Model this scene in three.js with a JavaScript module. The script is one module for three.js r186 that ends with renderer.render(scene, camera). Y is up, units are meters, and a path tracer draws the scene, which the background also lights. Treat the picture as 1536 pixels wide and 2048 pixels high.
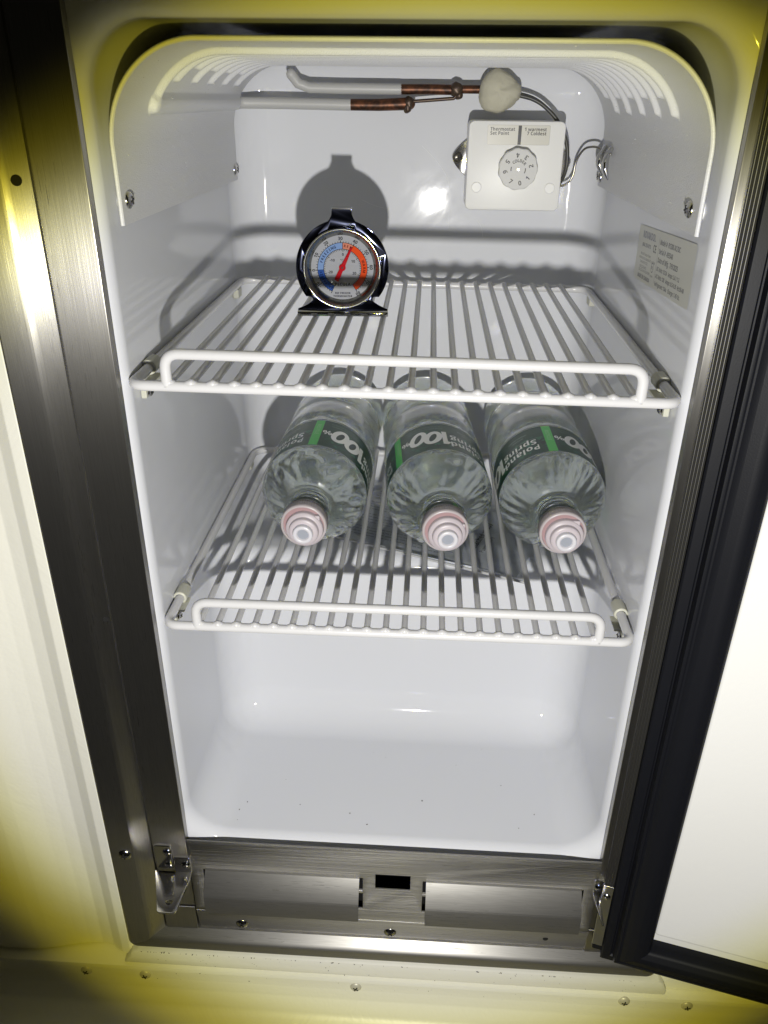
import * as THREE from 'three';
import { RoundedBoxGeometry } from 'three/addons/geometries/RoundedBoxGeometry.js';
import { mergeGeometries, mergeVertices, toCreasedNormals } from 'three/addons/utils/BufferGeometryUtils.js';
import { ImprovedNoise } from 'three/addons/math/ImprovedNoise.js';

const V = (x, y, z) => new THREE.Vector3(x, y, z);
const scene = new THREE.Scene();

// ---------------------------------------------------------------- camera
const camera = new THREE.PerspectiveCamera(65.54, 0.75, 0.01, 20);
{
  const f = V(-0.04501033, -0.46116343, -0.88617287), up = V(-0.03499681, 0.88725531, -0.45994917);
  camera.position.set(0.01261741, 0.14170267, 0.41038418);
  camera.up.copy(up);
  camera.lookAt(camera.position.clone().add(f));
}
scene.add(camera);

// ---------------------------------------------------------------- light: one handheld flashlight in a dark cabin
const renderer = new THREE.WebGLRenderer({ antialias: true });
renderer.toneMapping = THREE.LinearToneMapping;
renderer.toneMappingExposure = 1.0;
renderer.shadowMap.enabled = true;
scene.background = new THREE.Color(0.0035, 0.0034, 0.003);
const LAMP = V(0.0189, -0.0164, 0.4924), BEAM = V(0.006, -0.246, -0.9692).normalize();
function spot(color, intensity, deg, penumbra, name, off) {
  const s = new THREE.SpotLight(color, intensity, 0, THREE.MathUtils.degToRad(deg), penumbra, 2);
  s.name = name; s.position.copy(LAMP).addScaledVector(BEAM, off);
  s.target.position.copy(LAMP).addScaledVector(BEAM, 1);
  s.castShadow = true; s.shadow.radius = 0.3; s.shadow.mapSize.set(2048, 2048); s.shadow.camera.near = 0.02;
  scene.add(s, s.target);
}
const GAIN = 0.76;
spot(new THREE.Color(0.24, 0.27, 0.86), GAIN, 35.2, 0.16, 'flashlight_core_light', 0.004);     // blue-white heart of the LED's beam
spot(new THREE.Color(0.70, 0.74, 0.58), GAIN, 36.7, 0.11, 'flashlight_beam_light', 0.0043);   // cream body of the beam
spot(new THREE.Color(0.60, 0.50, 0.018), GAIN, 39.2, 0.08, 'flashlight_rim_light', 0.0046);    // yellow rim where the LED's colour separates
spot(new THREE.Color(0.034, 0.03, 0.01), GAIN, 62, 0.6, 'flashlight_spill_light', 0.0049);    // faint wide spill

// ---------------------------------------------------------------- helpers
let seed = 7;
const rnd = () => { seed = (seed * 1664525 + 1013904223) >>> 0; return seed / 4294967296; };
const noise = new ImprovedNoise();
const N = (x, y, z = 0) => noise.noise(x + 31.7, y + 11.3, z + 5.9);
const used = {};
function numbered(n) { const k = used[n] = (used[n] ?? -1) + 1; return k ? `${n}_${String(k).padStart(3, '0')}` : n; }
function tag(o, label, category, group, kind) { if (label) o.userData.label = label; if (category) o.userData.category = category; if (group) o.userData.group = group; if (kind) o.userData.kind = kind; return o; }
function thing(name, label, category, pos = [0, 0, 0], group) {
  const o = new THREE.Group(); o.name = numbered(name); o.position.set(...pos); scene.add(o); return tag(o, label, category, group);
}
function part(name, geo, mat, parent, label) {
  const m = new THREE.Mesh(geo, mat); m.name = parent === scene ? numbered(name) : name; m.castShadow = m.receiveShadow = true; parent.add(m);
  if (label) m.userData.label = label; return m;
}
function boxUV(g, scale = 1) {
  g = g.index ? g.toNonIndexed() : g;
  const p = g.attributes.position, uv = new Float32Array(p.count * 2), a = V(), b = V(), c = V();
  for (let i = 0; i < p.count; i += 3) {
    a.fromBufferAttribute(p, i); b.fromBufferAttribute(p, i + 1); c.fromBufferAttribute(p, i + 2);
    const n = b.clone().sub(a).cross(c.clone().sub(a)), ax = Math.abs(n.x), ay = Math.abs(n.y), az = Math.abs(n.z);
    [a, b, c].forEach((q, k) => {
      const [u, v] = az >= ax && az >= ay ? [q.x, q.y] : ax >= ay ? [q.z, q.y] : [q.x, q.z];
      uv[(i + k) * 2] = u * scale; uv[(i + k) * 2 + 1] = v * scale;
    });
  }
  g.setAttribute('uv', new THREE.BufferAttribute(uv, 2)); return g;
}
const plain = (g) => { g = g.index ? g.toNonIndexed() : g; for (const k of Object.keys(g.attributes)) if (!['position', 'normal', 'uv'].includes(k)) g.deleteAttribute(k); return g; };
const merge = (list) => mergeGeometries(list.map(plain));
function rbox(w, h, d, r = 0.001, at = [0, 0, 0], seg = 2) { return boxUV(new RoundedBoxGeometry(w, h, d, seg, r).translate(...at)); }
function tubeGeo(pts, r, seg = 40, rad = 10, closed = false, tension = 0.5) {
  const c = new THREE.CatmullRomCurve3(pts, closed, 'catmullrom', tension); return new THREE.TubeGeometry(c, seg, r, rad, closed);
}
// a path of straight runs with rounded corners, as points for a tube
function rounded(pts, r, n = 6) {
  const out = [pts[0].clone()];
  for (let i = 1; i < pts.length - 1; i++) {
    const a = pts[i - 1].clone().sub(pts[i]).normalize(), b = pts[i + 1].clone().sub(pts[i]).normalize(), rr = Array.isArray(r) ? r[i - 1] : r;
    const p0 = pts[i].clone().addScaledVector(a, rr), p1 = pts[i].clone().addScaledVector(b, rr);
    for (let k = 0; k <= n; k++) { const t = k / n; out.push(p0.clone().multiplyScalar((1 - t) ** 2).addScaledVector(pts[i], 2 * t * (1 - t)).addScaledVector(p1, t * t)); }
  }
  out.push(pts[pts.length - 1].clone()); return out;
}
// tube along a polyline (no spline overshoot), ends capped by hemispheres
function pipe(pts, r, rad = 12, caps = true, radiusAt) {
  const P = [], Nn = [], I = [], n = pts.length, T = [];
  for (let i = 0; i < n; i++) T.push(pts[Math.min(i + 1, n - 1)].clone().sub(pts[Math.max(i - 1, 0)]).normalize());
  let u = Math.abs(T[0].y) < 0.9 ? V(0, 1, 0) : V(1, 0, 0); u.addScaledVector(T[0], -u.dot(T[0])).normalize();
  const rings = [];
  const capN = caps ? 4 : 0;
  for (let k = 0; k < capN; k++) { const a = (k + 0.02) / capN * Math.PI / 2; rings.push([0, -Math.cos(a), Math.sin(a)]); }
  for (let i = 0; i < n; i++) rings.push([i, 0, 1]);
  for (let k = capN - 1; k >= 0; k--) { const a = (k + 0.02) / capN * Math.PI / 2; rings.push([n - 1, Math.cos(a), Math.sin(a)]); }
  const frames = T.map((t) => { u = u.clone().addScaledVector(t, -u.dot(t)).normalize(); return [u, t.clone().cross(u)]; });
  for (const [i, off, sc] of rings) {
    const [a, b] = frames[i], rr = radiusAt ? radiusAt(i / (n - 1)) * r : r;
    for (let j = 0; j <= rad; j++) {
      const th = j / rad * 2 * Math.PI, d = a.clone().multiplyScalar(Math.cos(th)).addScaledVector(b, Math.sin(th));
      const p = pts[i].clone().addScaledVector(T[i], off * rr).addScaledVector(d, rr * sc);
      const nn = d.multiplyScalar(sc).addScaledVector(T[i], off).normalize();
      P.push(p.x, p.y, p.z); Nn.push(nn.x, nn.y, nn.z);
    }
  }
  const w = rad + 1;
  for (let i = 0; i < rings.length - 1; i++) for (let j = 0; j < rad; j++) { const a = i * w + j; I.push(a, a + 1, a + w, a + 1, a + w + 1, a + w); }
  const g = new THREE.BufferGeometry(); g.setAttribute('position', new THREE.Float32BufferAttribute(P, 3)); g.setAttribute('normal', new THREE.Float32BufferAttribute(Nn, 3));
  const uv = [], run = [0]; for (let i = 1; i < n; i++) run.push(run[i - 1] + pts[i].distanceTo(pts[i - 1])); for (const [i] of rings) for (let j = 0; j <= rad; j++) uv.push(run[i], j / rad * 2 * Math.PI * r); g.setAttribute('uv', new THREE.Float32BufferAttribute(uv, 2));
  g.setIndex(I); return g;
}
function poly(pts) { const s = new THREE.Shape(); pts.forEach(([x, y], i) => (i ? s.lineTo(x, y) : s.moveTo(x, y))); s.closePath(); return s; }
// closed outline (x, z) drawn out downwards from y1 to y0
function alongY(pts, y0, y1, crease = 0.5) { const g = new THREE.ExtrudeGeometry(poly(pts), { depth: y1 - y0, bevelEnabled: false, steps: 1 }); g.rotateX(Math.PI / 2).translate(0, y1, 0); return boxUV(toCreasedNormals(g, crease)); }
// closed outline (z, y) drawn out from x0 to x1
function alongX(pts, x0, x1, crease = 0.5, steps = 1) { const g = new THREE.ExtrudeGeometry(poly(pts.map(([z, y]) => [-z, y])), { depth: x1 - x0, bevelEnabled: false, steps }); g.rotateY(Math.PI / 2).translate(x0, 0, 0); return boxUV(toCreasedNormals(g, crease)); }
function rrect(w, h, r, x = 0, y = 0) {
  const s = new THREE.Shape(), a = x - w / 2, b = y - h / 2, R = Math.min(r, w / 2 - 1e-5, h / 2 - 1e-5);
  s.moveTo(a + R, b); s.lineTo(a + w - R, b); s.absarc(a + w - R, b + R, R, -Math.PI / 2, 0); s.lineTo(a + w, b + h - R); s.absarc(a + w - R, b + h - R, R, 0, Math.PI / 2);
  s.lineTo(a + R, b + h); s.absarc(a + R, b + h - R, R, Math.PI / 2, Math.PI); s.lineTo(a, b + R); s.absarc(a + R, b + R, R, Math.PI, Math.PI * 1.5); return s;
}
function plate(shape, t, bevel = 0.0005, crease = 0.6, cs = 8) { return boxUV(toCreasedNormals(new THREE.ExtrudeGeometry(shape, { depth: t - 2 * bevel, bevelEnabled: bevel > 0, bevelSize: bevel, bevelThickness: bevel, bevelOffset: -bevel, bevelSegments: 2, curveSegments: cs }).translate(0, 0, bevel), crease)); }
function lathe(pts, seg = 40, crease) { let g = new THREE.LatheGeometry(pts.map(([r, y]) => new THREE.Vector2(Math.max(r, 1e-6), y)), seg); if (crease) g = toCreasedNormals(g, crease); return g; }

function dataTex(w, h, fn, srgb = false) {
  const d = new Uint8Array(w * h * 4);
  for (let j = 0; j < h; j++) for (let i = 0; i < w; i++) { const c = fn(i / w, j / h, i, j), k = 4 * (j * w + i); if (Array.isArray(c)) { d[k] = c[0] * 255; d[k + 1] = c[1] * 255; d[k + 2] = c[2] * 255; } else d[k] = d[k + 1] = d[k + 2] = Math.max(0, Math.min(255, c * 255)); d[k + 3] = 255; }
  const t = new THREE.DataTexture(d, w, h); t.wrapS = t.wrapT = THREE.RepeatWrapping; t.magFilter = THREE.LinearFilter; t.minFilter = THREE.LinearFilter; if (srgb) t.colorSpace = THREE.SRGBColorSpace; t.needsUpdate = true; return t;
}
// noise that repeats over the unit square
function wrapN(u, v, f, z = 0) { const a = u * 2 * Math.PI, b = v * 2 * Math.PI, r = f / (2 * Math.PI); return N(Math.cos(a) * r + z * 3.1, Math.sin(a) * r + Math.cos(b) * r * 0.9, Math.sin(b) * r + z); }
const rep = (t, x, y = x) => { const c = t.clone(); c.repeat.set(x, y); c.needsUpdate = true; return c; };
function canvas(w, h, draw) { const c = document.createElement('canvas'); c.width = w; c.height = h; draw(c.getContext('2d'), w, h); const t = new THREE.CanvasTexture(c); t.colorSpace = THREE.SRGBColorSpace; t.anisotropy = 8; return t; }

// ---------------------------------------------------------------- materials
const peel = dataTex(512, 512, (u, v) => 0.5 + 0.28 * wrapN(u, v, 9) + 0.2 * wrapN(u, v, 22, 2) + 0.16 * wrapN(u, v, 60, 5));
const grainTex = dataTex(256, 256, () => 0.5 + 0.5 * (rnd() - 0.5) + 0.25 * (rnd() - 0.5));
const smear = dataTex(512, 512, (u, v) => 0.62 + 0.35 * wrapN(u, v, 7, 1) + 0.2 * wrapN(u, v, 25, 4));
const brushed = (() => {   // fine lines along v
  const cols = Array.from({ length: 1024 }, () => rnd()), fine = Array.from({ length: 1024 }, () => rnd());
  return dataTex(1024, 256, (u, v, i) => 0.5 + 0.42 * (cols[i] - 0.5) + 0.25 * (fine[(i * 7) % 1024] - 0.5) + 0.08 * wrapN(u, v, 60, 9));
})();
const brushedTone = (() => { const cols = Array.from({ length: 1024 }, () => rnd()); return dataTex(1024, 256, (u, v, i) => { const k = 0.88 + 0.16 * (cols[i] - 0.5) + 0.1 * wrapN(u, v * 0.25, 120, 3) + 0.05 * wrapN(u, v, 5, 6); return [k, k, k]; }); })();
const brushedAcross = (() => { const rows = Array.from({ length: 1024 }, () => rnd()); return dataTex(256, 1024, (u, v, i, j) => 0.5 + 0.42 * (rows[j] - 0.5) + 0.08 * wrapN(u, v, 60, 9)); })();
const toneAcross = (() => { const rows = Array.from({ length: 1024 }, () => rnd()); return dataTex(256, 1024, (u, v, i, j) => { const k = 0.88 + 0.16 * (rows[j] - 0.5) + 0.1 * wrapN(u * 0.25, v, 120, 3) + 0.05 * wrapN(u, v, 5, 6); return [k, k, k]; }); })();
const copperTex = dataTex(256, 256, (u, v) => { const k = wrapN(u, v, 7, 2) + 0.6 * wrapN(u, v, 20, 4), t = Math.max(0, Math.min(1, 0.45 + k)); return [0.22 + 0.2 * t, 0.15 + 0.11 * t, 0.11 + 0.06 * t]; }, true); copperTex.repeat.set(22, 22);
const std = (o) => new THREE.MeshPhysicalMaterial(o);
const M = {
  liner: std({ color: new THREE.Color(0.685, 0.698, 0.735), roughness: 0.12, roughnessMap: rep(smear, 5), bumpMap: rep(peel, 6), bumpScale: 0.00002, specularIntensity: 0.3 }),
  evap: std({ color: new THREE.Color(0.66, 0.665, 0.68), roughness: 0.45, bumpMap: rep(grainTex, 14), bumpScale: 0.0003 }),
  tube: std({ color: new THREE.Color(0.46, 0.46, 0.45), roughness: 0.4, bumpMap: rep(grainTex, 14), bumpScale: 0.0001 }),
  powder: std({ color: new THREE.Color(0.66, 0.66, 0.67), roughness: 0.22, bumpMap: rep(peel, 14), bumpScale: 0.00015 }),
  wire: std({ color: new THREE.Color(0.62, 0.63, 0.62), roughness: 0.3 }),
  steelV: std({ color: new THREE.Color(0.46, 0.448, 0.42), metalness: 0.965, roughness: 0.3, anisotropy: 0.85, bumpMap: rep(brushed, 22, 3), bumpScale: 0.00003, map: rep(brushedTone, 22, 3) }),
  steelH: std({ color: new THREE.Color(0.37, 0.36, 0.335), metalness: 0.965, roughness: 0.36, anisotropy: 0.96, anisotropyRotation: Math.PI / 2, bumpMap: rep(brushedAcross, 3, 22), bumpScale: 0.00012, map: rep(toneAcross, 3, 22) }),
  flapSteel: std({ color: new THREE.Color(0.3, 0.293, 0.275), metalness: 0.96, roughness: 0.42, anisotropy: 0.6, anisotropyRotation: Math.PI / 2, map: rep(toneAcross, 3, 22) }),
  bright: std({ color: new THREE.Color(0.6, 0.59, 0.57), metalness: 1, roughness: 0.16, bumpMap: rep(grainTex, 30), bumpScale: 0.00002 }),
  chrome: std({ color: new THREE.Color(0.66, 0.66, 0.67), metalness: 1, roughness: 0.05 }),
  darkChrome: std({ color: new THREE.Color(0.05, 0.055, 0.085), metalness: 1, roughness: 0.1 }),
  bezel: std({ color: new THREE.Color(0.27, 0.27, 0.25), metalness: 1, roughness: 0.16 }),
  rubber: std({ color: new THREE.Color(0.006, 0.0065, 0.009), roughness: 0.5, specularIntensity: 0.3, bumpMap: rep(grainTex, 14), bumpScale: 0.00006 }),
  dark: std({ color: new THREE.Color(0.006, 0.006, 0.006), roughness: 0.9 }),
  alu: std({ color: new THREE.Color(0.1, 0.098, 0.092), metalness: 0.8, roughness: 0.45 }),
  doorWhite: std({ color: new THREE.Color(0.76, 0.76, 0.74), roughness: 0.4, bumpMap: rep(peel, 12), bumpScale: 0.0001 }),
  gel: std({ color: new THREE.Color(0.82, 0.81, 0.72), roughness: 0.38, bumpMap: rep(peel, 7), bumpScale: 0.00025 }),
  ivory: std({ color: new THREE.Color(0.82, 0.82, 0.8), roughness: 0.42 }),
  clip: std({ color: new THREE.Color(0.5, 0.5, 0.42), roughness: 0.45 }),
  putty: std({ color: new THREE.Color(0.5, 0.48, 0.38), roughness: 0.75, bumpMap: rep(peel, 30), bumpScale: 0.0003 }),
  copper: std({ color: 0xffffff, map: copperTex, metalness: 0.55, roughness: 0.42 }),
  solder: std({ color: new THREE.Color(0.075, 0.05, 0.035), metalness: 0.5, roughness: 0.4 }),
  cable: std({ color: new THREE.Color(0.05, 0.05, 0.045), roughness: 0.4 }),
  capillary: std({ color: new THREE.Color(0.4, 0.38, 0.34), metalness: 1, roughness: 0.3 }),
};
M.linerEdge = M.liner;

// ---------------------------------------------------------------- the refrigerator
const fridge = thing('refrigerator', 'open built-in refrigerator with white interior and brushed steel frame', 'refrigerator', [0, -0.4764, 0]);
const fr = new THREE.Group(); // world-space offsets are easier to read: parts below are shifted by the base height
const FY = 0.4764;
const fp = (name, geo, mat, parent = fridge, label) => part(name, parent === fridge ? geo.translate(0, FY, 0) : geo, mat, parent, label);

// -- moulded liner: one smooth skin round the cavity, with the compressor step, rounded corners and the front flange
const W = 0.1515, TOP = 0.1735, FLOOR = -0.3535, BACK = 0.302, STEPZ = 0.141, STEPY = -0.187;
function airDist(x, y, z) {
  const r = 0.03, cy = (TOP + FLOOR) / 2, hy = (TOP - FLOOR) / 2;
  const qx = Math.abs(x) - W, qy = Math.abs(y - cy) - hy, qz = Math.abs(z - 0.1) - (BACK + 0.1);
  const ux = Math.max(qx + r, 0), uy = Math.max(qy + r, 0), uz = Math.max(qz + r, 0);
  const box = Math.sqrt(ux * ux + uy * uy + uz * uz) + Math.min(Math.max(qx + r, qy + r, qz + r), 0) - r;
  const re = 0.014, sx = z + STEPZ + re, sy = y - STEPY + re, mx = Math.max(sx, 0), my = Math.max(sy, 0);
  const step = Math.sqrt(mx * mx + my * my) + Math.min(Math.max(sx, sy), 0) - re;
  const rf = 0.032, a = box, b = -step, u0 = Math.max(rf + a, 0), u1 = Math.max(rf + b, 0);
  const cav = Math.min(-rf, Math.max(a, b)) + Math.sqrt(u0 * u0 + u1 * u1);
  const rl = 0.012, c = -z, w0 = Math.max(rl - cav, 0), w1 = Math.max(rl - c, 0);
  let f = Math.max(rl, Math.min(cav, c)) - Math.sqrt(w0 * w0 + w1 * w1);
  // shallow ripples added to the inside corners so that they catch glints
  const second = ux + uy + uz - Math.max(ux, uy, uz) - Math.min(ux, uy, uz), corner = Math.min(1, Math.max(second / r, Math.min(u0, u1) / rf) * 2.2);
  if (corner > 0.05 && Math.abs(f) < 0.006 && z < -0.05) f += corner * Math.min(1, Math.max(0, (Math.abs(x) - W + 0.05) / 0.015)) * Math.min(1, (-0.05 - z) / 0.04) * (0.0003 * N(x * 75, y * 45, z * 75) + 0.0002 * N(x * 140 + 9, y * 110, z * 140));
  return f;
}
function surfaceNet(f, lo, hi, h) {
  const n = [0, 1, 2].map((k) => Math.ceil((hi[k] - lo[k]) / h) + 1), val = new Float32Array(n[0] * n[1] * n[2]), at = (i, j, k) => (k * n[1] + j) * n[0] + i;
  for (let k = 0; k < n[2]; k++) for (let j = 0; j < n[1]; j++) for (let i = 0; i < n[0]; i++) val[at(i, j, k)] = f(lo[0] + i * h, lo[1] + j * h, lo[2] + k * h);
  const vid = new Int32Array(val.length).fill(-1), P = [], Q = [], I = [];
  const grad = (x, y, z) => { const e = 2e-4; const g = V(f(x + e, y, z) - f(x - e, y, z), f(x, y + e, z) - f(x, y - e, z), f(x, y, z + e) - f(x, y, z - e)); return g.multiplyScalar(1 / (2 * e)); };
  for (let k = 0; k < n[2] - 1; k++) for (let j = 0; j < n[1] - 1; j++) for (let i = 0; i < n[0] - 1; i++) {
    let pos = 0; for (let c = 0; c < 8; c++) if (val[at(i + (c & 1), j + ((c >> 1) & 1), k + (c >> 2))] > 0) pos++;
    if (pos === 0 || pos === 8) continue;
    let x = lo[0] + (i + 0.5) * h, y = lo[1] + (j + 0.5) * h, z = lo[2] + (k + 0.5) * h, g;
    for (let it = 0; it < 4; it++) { g = grad(x, y, z); const d = f(x, y, z) / Math.max(g.lengthSq(), 0.05); x -= g.x * d; y -= g.y * d; z -= g.z * d; }
    g = grad(x, y, z).normalize();
    vid[at(i, j, k)] = P.length / 3; P.push(x, y, z); Q.push(-g.x, -g.y, -g.z);
  }
  for (let k = 1; k < n[2] - 1; k++) for (let j = 1; j < n[1] - 1; j++) for (let i = 1; i < n[0] - 1; i++) {
    const s = val[at(i, j, k)] > 0;
    const quad = (a, b, c, d) => { if (a < 0 || b < 0 || c < 0 || d < 0) return; s ? I.push(a, b, c, a, c, d) : I.push(a, c, b, a, d, c); };
    if (s !== val[at(i + 1, j, k)] > 0) quad(vid[at(i, j - 1, k - 1)], vid[at(i, j - 1, k)], vid[at(i, j, k)], vid[at(i, j, k - 1)]);
    if (s !== val[at(i, j + 1, k)] > 0) quad(vid[at(i - 1, j, k - 1)], vid[at(i, j, k - 1)], vid[at(i, j, k)], vid[at(i - 1, j, k)]);
    if (s !== val[at(i, j, k + 1)] > 0) quad(vid[at(i - 1, j - 1, k)], vid[at(i - 1, j, k)], vid[at(i, j, k)], vid[at(i, j - 1, k)]);
  }
  const g = new THREE.BufferGeometry(); g.setAttribute('position', new THREE.Float32BufferAttribute(P, 3)); g.setAttribute('normal', new THREE.Float32BufferAttribute(Q, 3)); g.setIndex(I); return g;
}
{
  const g = surfaceNet(airDist, [-0.2, -0.368, -0.314], [0.2, 0.236, 0.01], 0.004);
  // make every face wind with its normal
  const p = g.attributes.position, n = g.attributes.normal, ix = g.index.array, a = V(), b = V(), c = V(), m = V();
  for (let i = 0; i < ix.length; i += 3) {
    a.fromBufferAttribute(p, ix[i]); b.fromBufferAttribute(p, ix[i + 1]); c.fromBufferAttribute(p, ix[i + 2]); m.fromBufferAttribute(n, ix[i]);
    if (b.sub(a).cross(c.sub(a)).dot(m) < 0) { const t = ix[i + 1]; ix[i + 1] = ix[i + 2]; ix[i + 2] = t; }
  }
  fp('liner', boxUV(g), M.liner, fridge, 'glossy white moulded interior');
}
// crumbs on the floor and the step
{
  const bits = [];
  for (const [x, z] of [[-0.121, -0.012], [-0.122, -0.002], [-0.116, -0.02], [-0.075, -0.02], [-0.035, -0.014], [-0.02, -0.004], [0.02, -0.03], [0.085, -0.05], [0.11, -0.022], [-0.09, -0.045], [-0.01, -0.075], [0.05, -0.07], [-0.02, -0.08], [0.096, -0.008], [0.07, -0.09]])
    bits.push(new THREE.IcosahedronGeometry(0.0002 + 0.00022 * rnd(), 0).scale(1 + rnd() * 1.2, 0.6, 1).rotateY(rnd() * 3).translate(x + 0.004 * rnd(), FLOOR + 0.0003, z - 0.016));
  const m = fp('crumb', merge(bits), std({ color: new THREE.Color(0.06, 0.05, 0.04), roughness: 0.9 })); m.userData.kind = 'stuff';
}

// hairline scuffs on the back wall
for (const pts of [[[0.004, 0.108], [0.016, 0.097], [0.0265, 0.082], [0.0285, 0.062], [0.028, 0.045]], [[-0.045, 0.066], [-0.034, 0.0615], [-0.022, 0.059]], [[0.052, 0.052], [0.056, 0.046], [0.058, 0.038]]])
  fp('scuff', pipe(new THREE.CatmullRomCurve3(pts.map(([x, y]) => V(x, y, -BACK + 0.00005))).getPoints(24), 0.00016, 5), std({ color: new THREE.Color(0.85, 0.86, 0.88), roughness: 0.3 }));

// -- screws used all over
const screwHead = (() => {
  const dome = lathe([[0, 0.0016], [0.0012, 0.0015], [0.0024, 0.0011], [0.0031, 0.0005], [0.0033, 0], [0.0033, -0.0006]].reverse(), 20);
  const slot = [0, Math.PI / 2].map((a) => new THREE.BoxGeometry(0.0031, 0.0004, 0.0006).rotateY(a).translate(0, 0.00155, 0));
  return { dome: plain(dome), slot: merge(slot) };
})();
const slotMat = std({ color: new THREE.Color(0.03, 0.03, 0.03), metalness: 0.5, roughness: 0.6 });
// head facing along dir at a world point; a screw is one mesh plus its slot as a sub-part
function screw(parent, at, dir, scale = 1, mat = M.bright, twist = 0.4, label) {
  const q = new THREE.Quaternion().setFromUnitVectors(V(0, 1, 0), V(...dir).normalize());
  const m = part('screw', screwHead.dome, mat, parent, label); m.position.set(at[0], at[1] + (parent === fridge ? FY : 0), at[2]); m.quaternion.copy(q).multiply(new THREE.Quaternion().setFromAxisAngle(V(0, 1, 0), twist)); m.scale.setScalar(scale);
  return m;
}
function slotOn(m) { const s = part('screw_slot', screwHead.slot, slotMat, m); return s; }

// -- evaporator: an inverted U of plate with pressed channels
const EV = { x: 0.146, yb: 0.0815, yt: 0.165, r: 0.046, z0: -0.018, z1: -0.286 };
{
  const up = EV.yt - EV.r - EV.yb, arc = EV.r * Math.PI / 2, flat = 2 * (EV.x - EV.r), S = 2 * up + 2 * arc + flat;
  const at = (s) => {   // point and inward normal
    if (s < up) return [-EV.x, EV.yb + s, 1, 0];
    s -= up; if (s < arc) { const a = s / EV.r; return [-EV.x + EV.r - EV.r * Math.cos(a), EV.yt - EV.r + EV.r * Math.sin(a), Math.cos(a), -Math.sin(a)]; }
    s -= arc; if (s < flat) return [-EV.x + EV.r + s, EV.yt, 0, -1];
    s -= flat; if (s < arc) { const a = s / EV.r; return [EV.x - EV.r + EV.r * Math.sin(a), EV.yt - EV.r + EV.r * Math.cos(a), -Math.sin(a), -Math.cos(a)]; }
    s -= arc; return [EV.x, EV.yt - EV.r - s, -1, 0];
  };
  const sOfY = (y, right) => { let s; if (y <= EV.yb + up) s = y - EV.yb; else s = up + EV.r * Math.asin(Math.min(1, (y - (EV.yt - EV.r)) / EV.r)); return right ? S - s : s; };
  const ribs = [];
  ribs.push([sOfY(0.1383), sOfY(0.137, true), -0.0735, 0.0042, 0.0034]);
  for (let k = 1; k < 10; k++) ribs.push([sOfY(k % 2 ? 0.1515 : 0.158), sOfY(k % 2 ? 0.146 : 0.137, true), -0.0735 - 0.0192 * k, 0.0041, 0.0028]);
  const chanS = sOfY(0.1383);
  const height = (s, z) => {
    let h = 0;
    for (const [s0, s1, zc, hw, H] of ribs) { if (Math.abs(z - zc) > hw) continue; const ds = Math.max(s0 - s, s - s1, 0), d = Math.hypot(ds, z - zc) / hw; if (d < 1) h = Math.max(h, H * (0.5 + 0.5 * Math.cos(Math.PI * d ** 1.25))); }
    const dz = Math.max(z + 0.073, -0.30 - z, 0), d = Math.hypot(dz, s - chanS) / 0.0058; if (d < 1) h = Math.max(h, 0.005 * Math.sqrt(1 - d * d) ** 0.9 * Math.min(1, (1 - d) * 6));
    return h;
  };
  const ns = 360, nz = 270, P = [], uv = [], I = [];
  const rows = [];
  for (let j = 0; j <= nz; j++) rows.push([EV.z0 + (EV.z1 - EV.z0) * j / nz, 0]);
  // inner skin, then front edge, outer skin, back edge: one closed sheet 1.8 mm thick
  const loop = [...rows.map(([z]) => [z, 0, true]), [EV.z1, 0.0024, false], [-0.15, 0.0024, false], [EV.z0, 0.0024, false], [EV.z0 + 0.0008, 0.0018, false], [EV.z0 + 0.0011, 0.0012, false], [EV.z0 + 0.0008, 0.0005, false], [EV.z0, 0, true]];
  for (const [z, off, inner] of loop) for (let i = 0; i <= ns; i++) {
    const s = S * i / ns, [x, y, nx, ny] = at(s), h = (inner ? height(s, z) : 0) - off;
    P.push(x + nx * h, y + ny * h, z); uv.push(s, z);
  }
  const w = ns + 1;
  for (let j = 0; j < loop.length - 1; j++) for (let i = 0; i < ns; i++) { const a = j * w + i; I.push(a, a + w, a + 1, a + 1, a + w, a + w + 1); }
  const g = new THREE.BufferGeometry(); g.setAttribute('position', new THREE.Float32BufferAttribute(P, 3)); g.setAttribute('uv', new THREE.Float32BufferAttribute(uv, 2)); g.setIndex(I); g.computeVertexNormals();
  const ev = fp('evaporator_plate', g, M.evap, fridge, 'grey metal cooling plate with pressed channels, bent over the top');
  // drops of melt water
  const drops = [];
  for (let i = 0; i < 150; i++) {
    const left = rnd() < 0.5, s = left ? rnd() ** 1.2 * (S * 0.42) : S - rnd() ** 1.2 * (S * 0.42), z = EV.z0 - 0.005 - rnd() * 0.24, [x, y, nx, ny] = at(s), r = 0.00018 + 0.00035 * rnd() ** 3, h = height(s, z);
    drops.push(new THREE.IcosahedronGeometry(r, 1).translate(x + nx * h, y + ny * h, z));
  }
  const dm = part('water_droplet', merge(drops).translate(0, FY, 0), std({ color: new THREE.Color(0.9, 0.9, 0.88), roughness: 0.04, metalness: 0.5 }), ev); dm.userData.kind = 'stuff';
  for (const [x, y, z] of [[-EV.x, 0.0931, -0.0275], [-EV.x, 0.0895, -0.279], [EV.x, 0.0928, -0.0325], [EV.x, 0.0885, -0.279]]) {
    const m = screw(ev, [x + (x < 0 ? 0.0004 : -0.0004), y + FY, z], [x < 0 ? 1 : -1, 0, 0], 1.35, M.bright, 0.3); slotOn(m);
  }
  // spacers between plate and wall
  for (const x of [-1, 1]) for (const z of [-0.031, -0.28]) part('spacer', new THREE.CylinderGeometry(0.005, 0.005, 0.0042, 16).rotateZ(Math.PI / 2).translate(x * (EV.x + 0.0039), 0.0925 + FY, z), M.ivory, ev);
}
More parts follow.
